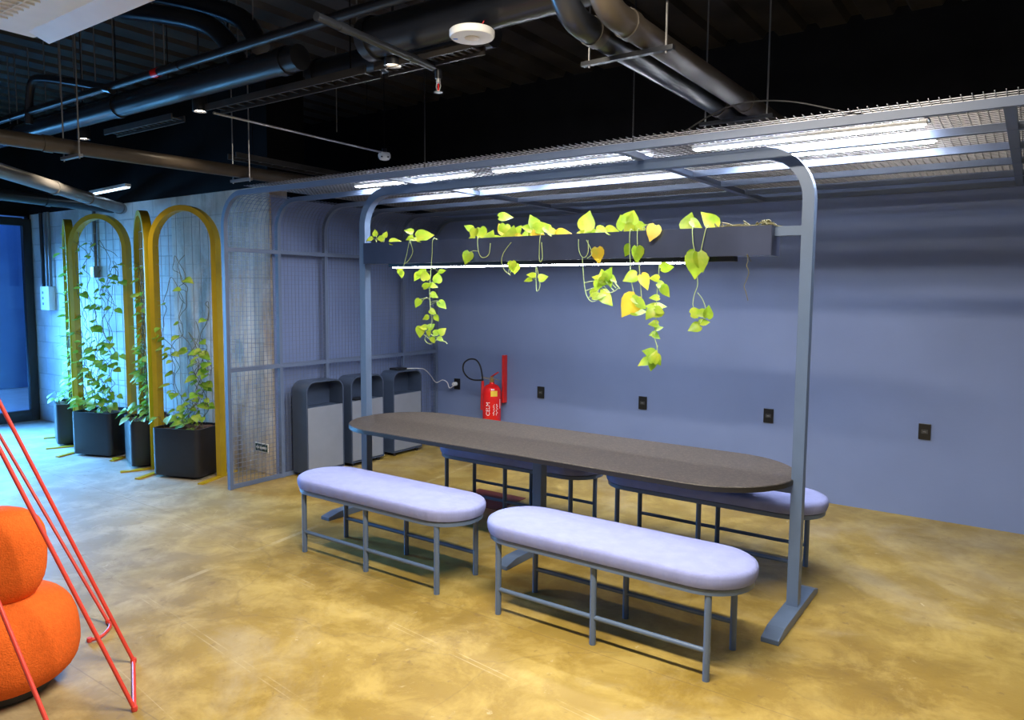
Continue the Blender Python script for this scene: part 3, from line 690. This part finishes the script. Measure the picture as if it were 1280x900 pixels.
trail('trailing_pothos', 'pothos with one big leaf and the longest left trail, near the left post',
      [(511, 289, .07, 160), (512, 298, .06, 200), (531, 295, .13, 12), (519, 299, .06, 30)],
      [([(512, 305), (508, 320), (503, 338)], [(500, 340, .06, 265), (502, 343, .05, 280)]),
       ([(512, 305), (516, 314), (511, 325), (505, 330)], []),
       ([(541, 303), (540, 320), (538, 345), (537, 365), (538, 385), (540, 400), (537, 412), (531, 424), (538, 430), (546, 424), (545, 414)],
        [(526, 341, .08, 190), (521, 346, .07, 230), (531, 344, .08, 100), (547, 347, .08, 80), (553, 339, .05, 20), (534, 357, .07, 30), (542, 357, .06, 350), (543, 369, .06, 340), (522, 379, .07, 240), (553, 381, .075, 320), (541, 390, .055, 330), (546, 398, .05, 300), (532, 397, .05, 200), (529, 409, .06, 170), (525, 415, .085, 260), (539, 408, .06, 40), (547, 416, .07, 10), (553, 414, .065, 40), (551, 424, .05, 330), (536, 417, .05, 270), (541, 425, .05, 290)]),
       ([(532, 413), (536, 421), (543, 427)], []), ([(535, 411), (540, 419), (546, 422)], []), ([(530, 418), (537, 424), (541, 429)], []), ([(540, 426), (548, 425), (556, 427), (559, 430)], []), ([(534, 372), (530, 374), (527, 378)], []), ([(538, 378), (546, 376), (551, 379)], [])], seed=2)
trail('trailing_pothos', 'leafy pothos with a drooping loop, third along the hanging trough',
      [(586, 285, .07, 150), (592, 292, .08, 250), (589, 298, .06, 200), (602, 293, .10, 280), (613, 295, .09, 70), (620, 298, .08, 30), (611, 300, .06, 350, 1), (632, 271, .10, 5), (627, 286, .085, 110, 1), (630, 289, .10, 260)],
      [([(597, 300), (598, 314), (603, 322), (611, 318), (613, 304)], [(584, 322, .09, 250)])], seed=3)
trail('trailing_pothos', 'bushy pothos in the middle left of the trough with short hanging tips',
      [(640, 291, .10, 80), (648, 287, .07, 60), (660, 285, .09, 160), (667, 277, .10, 110), (665, 292, .08, 230), (672, 298, .11, 280, 1), (678, 284, .11, 20), (686, 288, .08, 320), (692, 292, .08, 330), (657, 293, .07, 200), (650, 297, .07, 350, 1)],
      [([(639, 303), (630, 315), (627, 326), (630, 337), (638, 344)], [(640, 333, .075, 270), (644, 336, .07, 265)]),
       ([(675, 300), (674, 316), (675, 327), (678, 322), (677, 303)], []),
       ([(670, 334), (670, 350), (671, 364), (675, 356), (671, 334)], [(664, 344, .06, 170), (660, 350, .055, 190), (679, 347, .065, 15)])], seed=4)
trail('trailing_pothos', 'pothos with an upright leaf and a curled basket of leaves below the trough',
      [(705, 292, .10, 10, 1), (734, 276, .125, 75), (731, 288, .07, 200), (727, 291, .06, 180), (742, 290, .07, 20), (754, 289, .09, 350), (766, 289, .09, 355), (737, 292, .07, 340)],
      [([(723, 299), (724, 314), (729, 322), (735, 316), (735, 300)], []), ([(733, 300), (740, 316), (734, 323)], [(747, 319, .10, 272, 1)]),
       ([(728, 322), (729, 340), (731, 360), (734, 371), (740, 377), (750, 374)], [(748, 369, .09, 20), (758, 373, .115, 320), (744, 363, .07, 60)]),
       ([(762, 334), (764, 345), (770, 356), (773, 360), (762, 366), (752, 360)], [(748, 348, .075, 160), (754, 345, .085, 110), (760, 342, .09, 70), (757, 352, .07, 200), (752, 353, .07, 230), (762, 352, .07, 300), (747, 357, .07, 250), (766, 349, .06, 330)]),
       ([(730, 354), (738, 352), (745, 351)], []), ([(731, 364), (739, 361), (746, 358)], []), ([(735, 373), (742, 369), (748, 364)], []), ([(752, 354), (757, 360), (762, 365)], []), ([(756, 352), (762, 358), (767, 363)], []), ([(760, 350), (765, 355), (770, 360)], []), ([(764, 346), (768, 352), (775, 361)], [])], seed=5)
trail('trailing_pothos', 'pothos with the longest trail of all, hanging lowest near the right',
      [(778, 278, .095, 100), (786, 271, .09, 60), (791, 272, .09, 80), (795, 285, .10, 190), (785, 285, .07, 220), (802, 282, .06, 20)],
      [([(787, 292), (787, 310), (788, 330), (788, 345), (791, 360), (792, 370)], [(785, 313, .075, 250), (788, 347, .09, 200), (787, 382, .15, 235, 1), (796, 376, .075, 330), (798, 389, .10, 10), (802, 380, .08, 330)]),
       ([(796, 292), (797, 312), (799, 332), (800, 350), (802, 372)], [(797, 318, .10, 275), (806, 352, .10, 300, 1)]),
       ([(803, 284), (811, 280), (818, 282), (824, 286)], [(816, 291, .10, 250, 1)]),
       ([(824, 330), (823, 350), (821, 370), (820, 390), (820, 405), (818, 420), (821, 432), (822, 442)],
        [(834, 334, .08, 10), (818, 348, .06, 170), (828, 358, .075, 330), (832, 364, .08, 320), (818, 372, .06, 180), (826, 382, .07, 10), (815, 384, .075, 160), (819, 391, .09, 200), (812, 393, .07, 230), (825, 388, .06, 340), (817, 405, .06, 180), (824, 410, .05, 30), (820, 420, .06, 330), (816, 418, .045, 190)]),
       ([(822, 432), (820, 442), (817, 452)], [(811, 441, .08, 160), (806, 452, .085, 195), (818, 446, .08, 80), (822, 450, .075, 310), (815, 457, .065, 260), (813, 447, .07, 180)])], seed=6)
trail('trailing_pothos', 'pothos with two upright leaves at the right of the trough',
      [(861, 277, .11, 75), (870, 280, .08, 330), (866, 282, .06, 250), (886, 275, .12, 130)],
      [([(865, 285), (866, 300), (868, 312), (872, 320)], []), ([(883, 285), (879, 300), (876, 315)], []),
       ([(870, 318), (871, 340), (872, 356), (868, 368), (866, 380), (868, 386)], [(870, 331, .15, 265), (866, 325, .11, 250), (876, 327, .12, 285), (871, 391, .075, 10), (868, 410, .075, 200)]),
       ([(872, 366), (878, 374), (882, 386), (880, 398)], [(885, 390, .075, 80), (881, 403, .06, 10), (876, 392, .06, 200)])], seed=7)
dr_ = thing('dried_vine', 'dry brown vine clump with a thin hanging strand at the right end of the trough', 'plant', (4.35, YT, PZ1-.02), 0)
rnd = random.Random(5); mb = MB()
for k in range(26):
    a = rnd.uniform(-.16, .12); p = [(a, rnd.uniform(-.05, .05), .0), (a+rnd.uniform(-.06, .06), rnd.uniform(-.06, .05), rnd.uniform(.02, .05)), (a+rnd.uniform(-.12, .12), rnd.uniform(-.06, .05), rnd.uniform(0, .03))]
    mb.tube(smooth_path(p, 4), .004, 5)
for k in range(5): mb.tube(smooth_path([(.10, 0, 0), (.10+rnd.uniform(-.02, .02), rnd.uniform(-.03, 0), .05), (.13+rnd.uniform(-.02, .03), 0, .03)], 4), .006, 5)
mb.build('dry_stems', M['dstem'], dr_)
hp = [at(u, v, y=YV)-Vector((4.35, YT, PZ1-.02)) for u, v in ((934, 318), (935, 326), (933, 332), (936, 340), (933, 350), (930, 358), (932, 364), (935, 376))]
MB().tube(smooth_path([(hp[0].x, -.02, -.17)]+hp, 4), .0022, 5).build('hanging_strand', M['dstem'], dr_)

# ------------------------------------------------------------------ orange armchair and red rod frame
ch = thing('orange_armchair', 'rounded orange wool armchair cut off by the left edge', 'armchair', (2.062, -5.241, 0))
def blob(c, r, pw_=2.4, nz=18, na=32, taper=lambda t: 1.0, tilt=None):
    rings = []
    for i in range(0, nz+1):
        t = -math.cos(PI*i/nz); t = max(-.9995, min(.9995, t)); k = (1-abs(t)**pw_)**(1/pw_)*taper(t)
        ring_ = [Vector((r[0]*k*math.cos(2*PI*j/na), r[1]*k*math.sin(2*PI*j/na), r[2]*t)) for j in range(na)]
        rings.append([(tilt @ q if tilt else q)+Vector(c) for q in ring_])
    return MB().loft(rings)
seat_ = blob((0, 0, .235), (.30, .30, .215), 2.9, taper=lambda t: 1.0-.05*t).build('seat', M['orange'], ch)
YB = Matrix.Rotation(R_(35), 4, 'Z') @ Matrix.Rotation(R_(-8), 4, 'Y')
back_ = blob((-.03, -.06, .585), (.285, .18, .22), 3.0, taper=lambda t: 1.0+.13*t, tilt=YB).build('backrest', M['orange'], ch)
MB().lathe([(.17, 0), (.19, .01), (.19, .04)], seg=32).build('base', M['rubber'], ch)
rf = thing('rod_frame', 'leaning coral red metal rod frame in front of the orange armchair', 'rod frame', (2.6, -4.95, 0))
o_ = Vector((2.6, -4.95, 0)); rr_ = .0085
def far(u, v, dist): 
    d = AF+AR*(u-640)/FPX-AU*(v-CYP)/FPX
    return Vector(CAM+dist*d)
A0, C0, B0 = at(168, 886, z=.01), at(167, 826, z=.01), at(135, 777, z=.012); A1 = far(-80, 408, 2.85); C1 = far(-80, 350, 3.1); B1 = far(-80, 408, 3.9)
D0 = at(78, 950, z=.01); D1 = far(-80, 562, 2.9); E0 = at(112, 800, z=.012)
for p_, q_ in ((A0, A1), (C0, C1), (B0, B1), (D0, D1)): MB().tube([p_-o_, q_-o_], rr_, 10).build('rod', M['rod'], rf)
MB().tube([A0-o_, C0-o_], rr_, 10).build('floor_bar', M['rod'], rf)
MB().tube([A1-o_, C1-o_, B1-o_], rr_, 10).build('top_bar', M['rod'], rf); MB().tube([A1-o_, D1-o_], rr_, 10).build('top_bar', M['rod'], rf)
MB().tube(smooth_path([E0-o_, at(124, 797, z=.012)-o_, at(133, 790, z=.012)-o_, at(138, 782, z=.012)-o_, B0-o_], 4), rr_, 10).build('floor_bar', M['rod'], rf)
for p_ in (A0, C0, B0, E0): MB().lathe([(.012, -.009), (.014, 0), (.012, .012)], p_-o_, 10).build('end_cap', M['rod'], rf)

# ------------------------------------------------------------------ ceiling services
def pipe(name, label, cat, p, r, m, joints=(), group=None, seg=16, band=None):
    P = [Vector(a) for a in p]; b = P[0]
    t = thing(name, label, cat, b, 0, group); MB().tube([a-b for a in P], r, seg).build('pipe', M[m], t)
    d = (P[1]-P[0]).normalized()
    for j in joints:
        c = P[0].lerp(P[1], j); MB().tube([c-d*.03-b, c+d*.03-b], r*1.12, seg).build('coupling', M[m], t)
    if band is not None:
        c = P[0].lerp(P[1], band); MB().tube([c-d*.035-b, c+d*.035-b], r*1.08, seg).build('red_band', M['red'], t)
    return t
ZD = 3.12
pipe('air_duct', 'long black round duct running along the ceiling on the left', 'duct', [(2.05, -3.56, ZD), (-5.0, -3.56, ZD)], .075, 'duct', (.02, .3, .55, .8))
pipe('air_duct', 'thick black round duct beside the white ceiling disc', 'duct', [(2.55, -3.50, ZD+.02), (4.6, -3.50, ZD+.02)], .105, 'duct', (.02,))
pipe('air_duct', 'second black duct behind the thick one, near the top edge', 'duct', [(1.75, -3.20, ZD+.03), (3.2, -3.20, ZD+.03)], .085, 'duct', (.02,))
y1_, = [at(41, 153, z=3.22).y]
pipe('conduit_pipe', 'thin shiny black conduit with a red band above the long duct', 'conduit', [(3.6, -3.72, 3.20), (-5.0, -3.72, 3.20)], .028, 'duct', (.3, .6), band=.33)
for k, (pts, lab) in enumerate((([(150, 12), (215, 20), (265, 34), (292, 66), (303, 98)], 'lower black duct bending down into the long ceiling duct'), ([(190, -8), (250, 5), (300, 22), (318, 44), (326, 60)], 'upper black duct bending down behind the conduit'))):
    P = smooth_path([at(u, v, y=-3.56+.12*k) for u, v in pts], 6); b = P[0]
    t = thing('bent_duct', lab, 'duct', b); MB().tube([p-b for p in P], .062, 16).build('duct', M['duct'], t)
# twin pipes over the canopy
for k, (x_, lab) in enumerate(((4.00, 'left of the twin brown pipes running over the canopy'), (4.17, 'right of the twin brown pipes running over the canopy'))):
    P = [Vector((x_, -3.82, ZC)), Vector((x_, -3.82, 3.12))]+[Vector((x_, -3.82+.2-.2*math.cos(q_), 3.10-.2*math.sin(q_))) for q_ in [PI/2*i_/8 for i_ in range(1, 9)]]+[Vector((x_, -.02, 2.90))]; b = P[0]
    t = thing('service_pipe', lab, 'pipe', b, 0, 'twin pipes over the canopy'); MB().tube([p-b for p in P], .058, 18).build('pipe', M['duct' if k == 0 else 'pipe'], t)
    for yy in (-3.52, -1.95): MB().tube([Vector((x_, yy-.03, 2.90))-b, Vector((x_, yy+.03, 2.90))-b], .064, 18).build('coupling', M['pipe'], t)
def trapeze(c, w, along, label, z=2.83, ztop=ZC):
    t = thing('pipe_hanger', label, 'hanger', c, 0); d = Vector((1, 0, 0)) if along == 'x' else Vector((0, 1, 0))
    MB().bar(d*(-w/2), d*(w/2), .03, .02).build('channel', M['gpipe'] if z < 0 else M['duct'], t)
    for s_ in (-1, 1): MB().tube([d*(s_*w*.42)+Vector((0, 0, -.02)), d*(s_*w*.42)+Vector((0, 0, ztop-c[2]))], .005, 6).build('rod', M['steel'], t)
trapeze((4.08, -3.36, 2.825), .46, 'x', 'black channel hanger under the twin pipes near the top edge')
trapeze((4.08, -1.86, 2.825), .46, 'x', 'black channel hanger under the twin pipes just above the canopy')
pipe('sprinkler_pipe', 'black sprinkler pipe running toward the sprinkler head', 'pipe', [tuple(at(395, 20, z=2.985)), tuple(at(541, 84, z=2.985))], .020, 'duct', (.2, .8))
sp_ = at(545, 86, z=2.985)
t = thing('fire_sprinkler', 'small red and chrome sprinkler head hanging below its black pipe', 'sprinkler', sp_)
MB().tube([(0, .02, 0), (0, .02, -.05)], .02, 12).build('socket', M['duct'], t)
MB().lathe([(.013, -.05), (.013, -.07), (.008, -.075)], (0, .02, 0), 12).build('body', M['steel'], t)
for s_ in (-1, 1): MB().tube([(s_*.011, .02, -.07), (s_*.016, .02, -.09), (s_*.006, .02, -.118)], .003, 6).build('yoke_arm', M['steel'], t)
MB().tube([(0, .02, -.075), (0, .02, -.115)], .004, 8).build('red_bulb', M['red'], t)
MB().lathe([(.004, -.118), (.024, -.121), (.024, -.124), (.004, -.126)], (0, .02, 0), 14).build('deflector', M['steel'], t)
for p in ((1.2, -3.55, 2.92),): pipe('conduit_pipe', 'thin pale conduit running from a spotlight to the smoke detector', 'conduit', [(1.22, -3.60, 2.90), (1.15, -1.98, 2.90)], .008, 'steel')
t = thing('smoke_detector', 'small white smoke detector at the end of the thin conduit', 'smoke detector', (1.15, -1.98, 2.895))
MB().tube([(0, 0, .0), (0, 0, ZC-2.895)], .004, 6).build('suspension_rod', M['black'], t)
MB().lathe([(.045, .005), (.052, -.01), (.052, -.03), (.040, -.05), (.02, -.056)], seg=24).build('body', M['white'], t)
for a in range(6): MB().box((.048*math.cos(a*PI/3-1.2), .048*math.sin(a*PI/3-1.2), -.034), (.014, .014, .010), a*PI/3-1.2).build('vent', M['rubber'], t, smooth=False)
MB().lathe([(.02, .0), (.02, .04)], seg=10).build('mount', M['duct'], t)
c_ = at(590, 46, z=2.98)
t = thing('ceiling_disc', 'round white wireless disc with a blue mark hanging from the ceiling', 'access point', (c_.x, c_.y, 2.975))
MB().lathe([(.105, .035), (.110, .030), (.110, .008), (.104, 0), (.04, -.001)], seg=40).build('body', M['white'], t)
MB().lathe([(.036, -.0005), (.036, -.003), (.02, -.004)], seg=24).build('centre_disc', M['cream'], t)
MB().box((-.075, -.035, -.0015), (.022, .010, .002), .6).build('blue_mark', mat('blue_mark_print', (.1, .3, .9), .4), t, smooth=False)
MB().tube([(.0, 0, .03), (0, 0, .05)], .05, 16).build('mount', M['duct'], t)
MB().tube(smooth_path([(.03, .02, .04), (.06, .05, .15), (.02, .02, .30), (0, .1, .6)], 5), .003, 6).build('red_cable', M['redsign'], t)
# spotlights
sl = thing('spotlight', 'x', 'spotlight', (0, 0, 0), 0, 'black cylinder spotlights under the ceiling')
MB().lathe([(.02, .13), (.048, .128), (.05, .12), (.05, 0), (.043, 0), (.040, .02)], seg=24).build('housing', M['duct'], sl)
MB().lathe([(.041, .014), (.041, .012)], seg=24).build('lens', M['spotw'], sl)
MB().tube([(0, 0, .13), (0, 0, ZC-3.0)], .006, 6).build('stem', M['duct'], sl)
for i, (x, lab) in enumerate(((2.67, 'black cylinder spotlight lit, nearest the white ceiling disc'), (.78, 'black cylinder spotlight lit, middle of the row under the duct'), (-.93, 'black cylinder spotlight lit, farthest left under the duct'))):
    if i == 0: sl.location = (x, -3.42, 3.0); sl['label'] = lab
    else: dup(sl, (x, -3.42, 3.0), 0, lab)
    l = bpy.data.lights.new('spot_beam', 'SPOT'); l.energy = 60; l.color = (1, .80, .55); l.spot_size = R_(110); l.spot_blend = .8; l.shadow_soft_size = .04
    o = bpy.data.objects.new('spot_beam', l); COL.objects.link(o); o.location = (x, -3.42, 2.99)
# cable trays
def ladder(p, q, w, label, m='tray', n=14):
    P, Q = Vector(p), Vector(q); d = (Q-P).normalized(); s = Vector((-d.y, d.x, 0)); L_ = (Q-P).length
    t = thing('cable_tray', label, 'cable tray', P, 0)
    for k in (-1, 1): MB().bar(s*(k*w/2), d*L_+s*(k*w/2), .012, .045).build('side_rail', M[m], t)
    for i in range(n): MB().bar(d*(L_*(i+.5)/n)-s*(w/2), d*(L_*(i+.5)/n)+s*(w/2), .02, .01).build('rung', M[m], t, smooth=False)
    for f_ in (.12, .88): MB().tube([d*(L_*f_), d*(L_*f_)+Vector((0, 0, ZC-max(p[2], q[2])))], .004, 6).build('hanger_rod', M['black'], t)
ladder((.85, -3.36, 3.02), (2.45, -3.36, 3.02), .12, 'narrow cable tray under the ducts beside the nearest spotlight')
ladder((2.52, -3.36, 3.02), (3.22, -3.36, 3.02), .12, 'short narrow cable tray leading to the white ceiling disc')
ladder((-.6, -3.36, 3.02), (.4, -3.36, 3.02), .10, 'narrow cable tray under the duct by the middle spotlight')
ladder((.15, -2.75, 2.86), (.35, -1.2, 2.80), .14, 'perforated cable tray dropping behind the wire screen')
# left side pipes
pipe('service_pipe', 'dull brown pipe running front to back above the wire screen corner', 'pipe', [(.24, -6.5, 2.69), (.56, -.05, 2.69)], .05, 'pipe', (.35, .8))
pipe('service_pipe', 'grey drain pipe slanting to a capped end above the second arch', 'pipe', [(-.35, -4.45, 2.62), (-2.36, -2.40, 2.60)], .055, 'gpipe', (.45, .7, .98))
pipe('service_pipe', 'black pipe low under the ceiling, crossing toward the block wall', 'pipe', [tuple(at(-40, 238, z=2.66)), tuple(at(140, 260, z=2.66))], .06, 'duct', (.5,))
for (c, w, a, lab) in (((.42, -2.85, 2.625), .26, 'x', 'steel hanger holding the dull brown pipe near the tray'), ((.36, -4.1, 2.625), .26, 'x', 'steel hanger holding the dull brown pipe under the duct')): trapeze(c, w, a, lab, -1)
tt = thing('strip_light', 'cool white strip light under the ceiling above the arches', 'strip light', at(115, 243, z=2.78)); e_ = at(160, 234, z=2.78)-at(115, 243, z=2.78)
MB().bar((0, 0, .02), e_+Vector((0, 0, .02)), .06, .03).build('housing', M['white'], tt); MB().bar((0, 0, 0), e_, .04, .012).build('tube', M['daytube'], tt)
# cable loop pipe at the far left
P = smooth_path([at(36, 155, y=-3.72), at(37, 120, y=-3.72), at(42, 100, y=-3.72), at(60, 98, y=-3.72), at(100, 104, y=-3.72), at(140, 112, y=-3.72)], 5); b = P[0]
t = thing('bent_conduit', 'black flexible conduit looping over the duct at the far left', 'conduit', b); MB().tube([p-b for p in P], .03, 12).build('conduit', M['duct'], t)
# hanger rods
rods = [(13, 155), (22, 155), (38, 140), (58, 140), (76, 135), (94, 130), (104, 126), (120, 120), (143, 108), (194, 96), (206, 92), (297, 70), (317, 62), (446, 35), (420, 150)]
for i, (u, v) in enumerate(rods):
    p = at(u, v, y=-3.45 if u < 430 else -3.35); 
    if u == 420: p = at(421, 165, y=-1.9)
    if p.z > 3.7: p.z = 3.3
    o = MB().tube([(0, 0, 0), (0, 0, ZC-p.z)], .0045, 6).build('hanger_rod', M['steel']); o.location = p
    tag(o, 'thin steel rod hanging from the black ceiling deck', 'hanger rod', 'steel hanger rods')
for i, (u, v) in enumerate(((791, 181), (531, 215))):
    p = at(u, v, y=-2.72); p.z = ZT+.02; o = MB().tube([(0, 0, 0), (0, 0, ZC-p.z)], .004, 6).build('canopy_wire', M['duct']); o.location = p
    tag(o, ('dark suspension rod holding the canopy right of its middle', 'dark suspension rod holding the canopy near the smoke detector')[i], 'hanger rod')
# white cassette air conditioner
ac = thing('cassette_air_conditioner', 'white ceiling cassette unit with an open flap in the upper left corner', 'air conditioner', (1.96, -4.95, 2.86))
MB().box((.52, -.45, .012), (1.04, .90, .024)).build('panel', M['white'], ac, smooth=False, bevel=.008)
MB().box((.45, -.45, .15), (.82, .82, .24)).build('housing', M['duct'], ac, smooth=False)
MB().bar((.08, -.02, -.008), (.99, -.02, -.008), .10, .012, (0, .35, .94)).build('flap', M['cream'], ac)
gr = MB()
for k in range(12): gr.bar((.2+.05*k, -.72, -.006), (.2+.05*k, -.18, -.006), .006, .008)
for k in range(11): gr.bar((.18, -.72+.05*k, -.004), (.78, -.72+.05*k, -.004), .006, .008)
gr.build('grille', M['white'], ac, smooth=False)
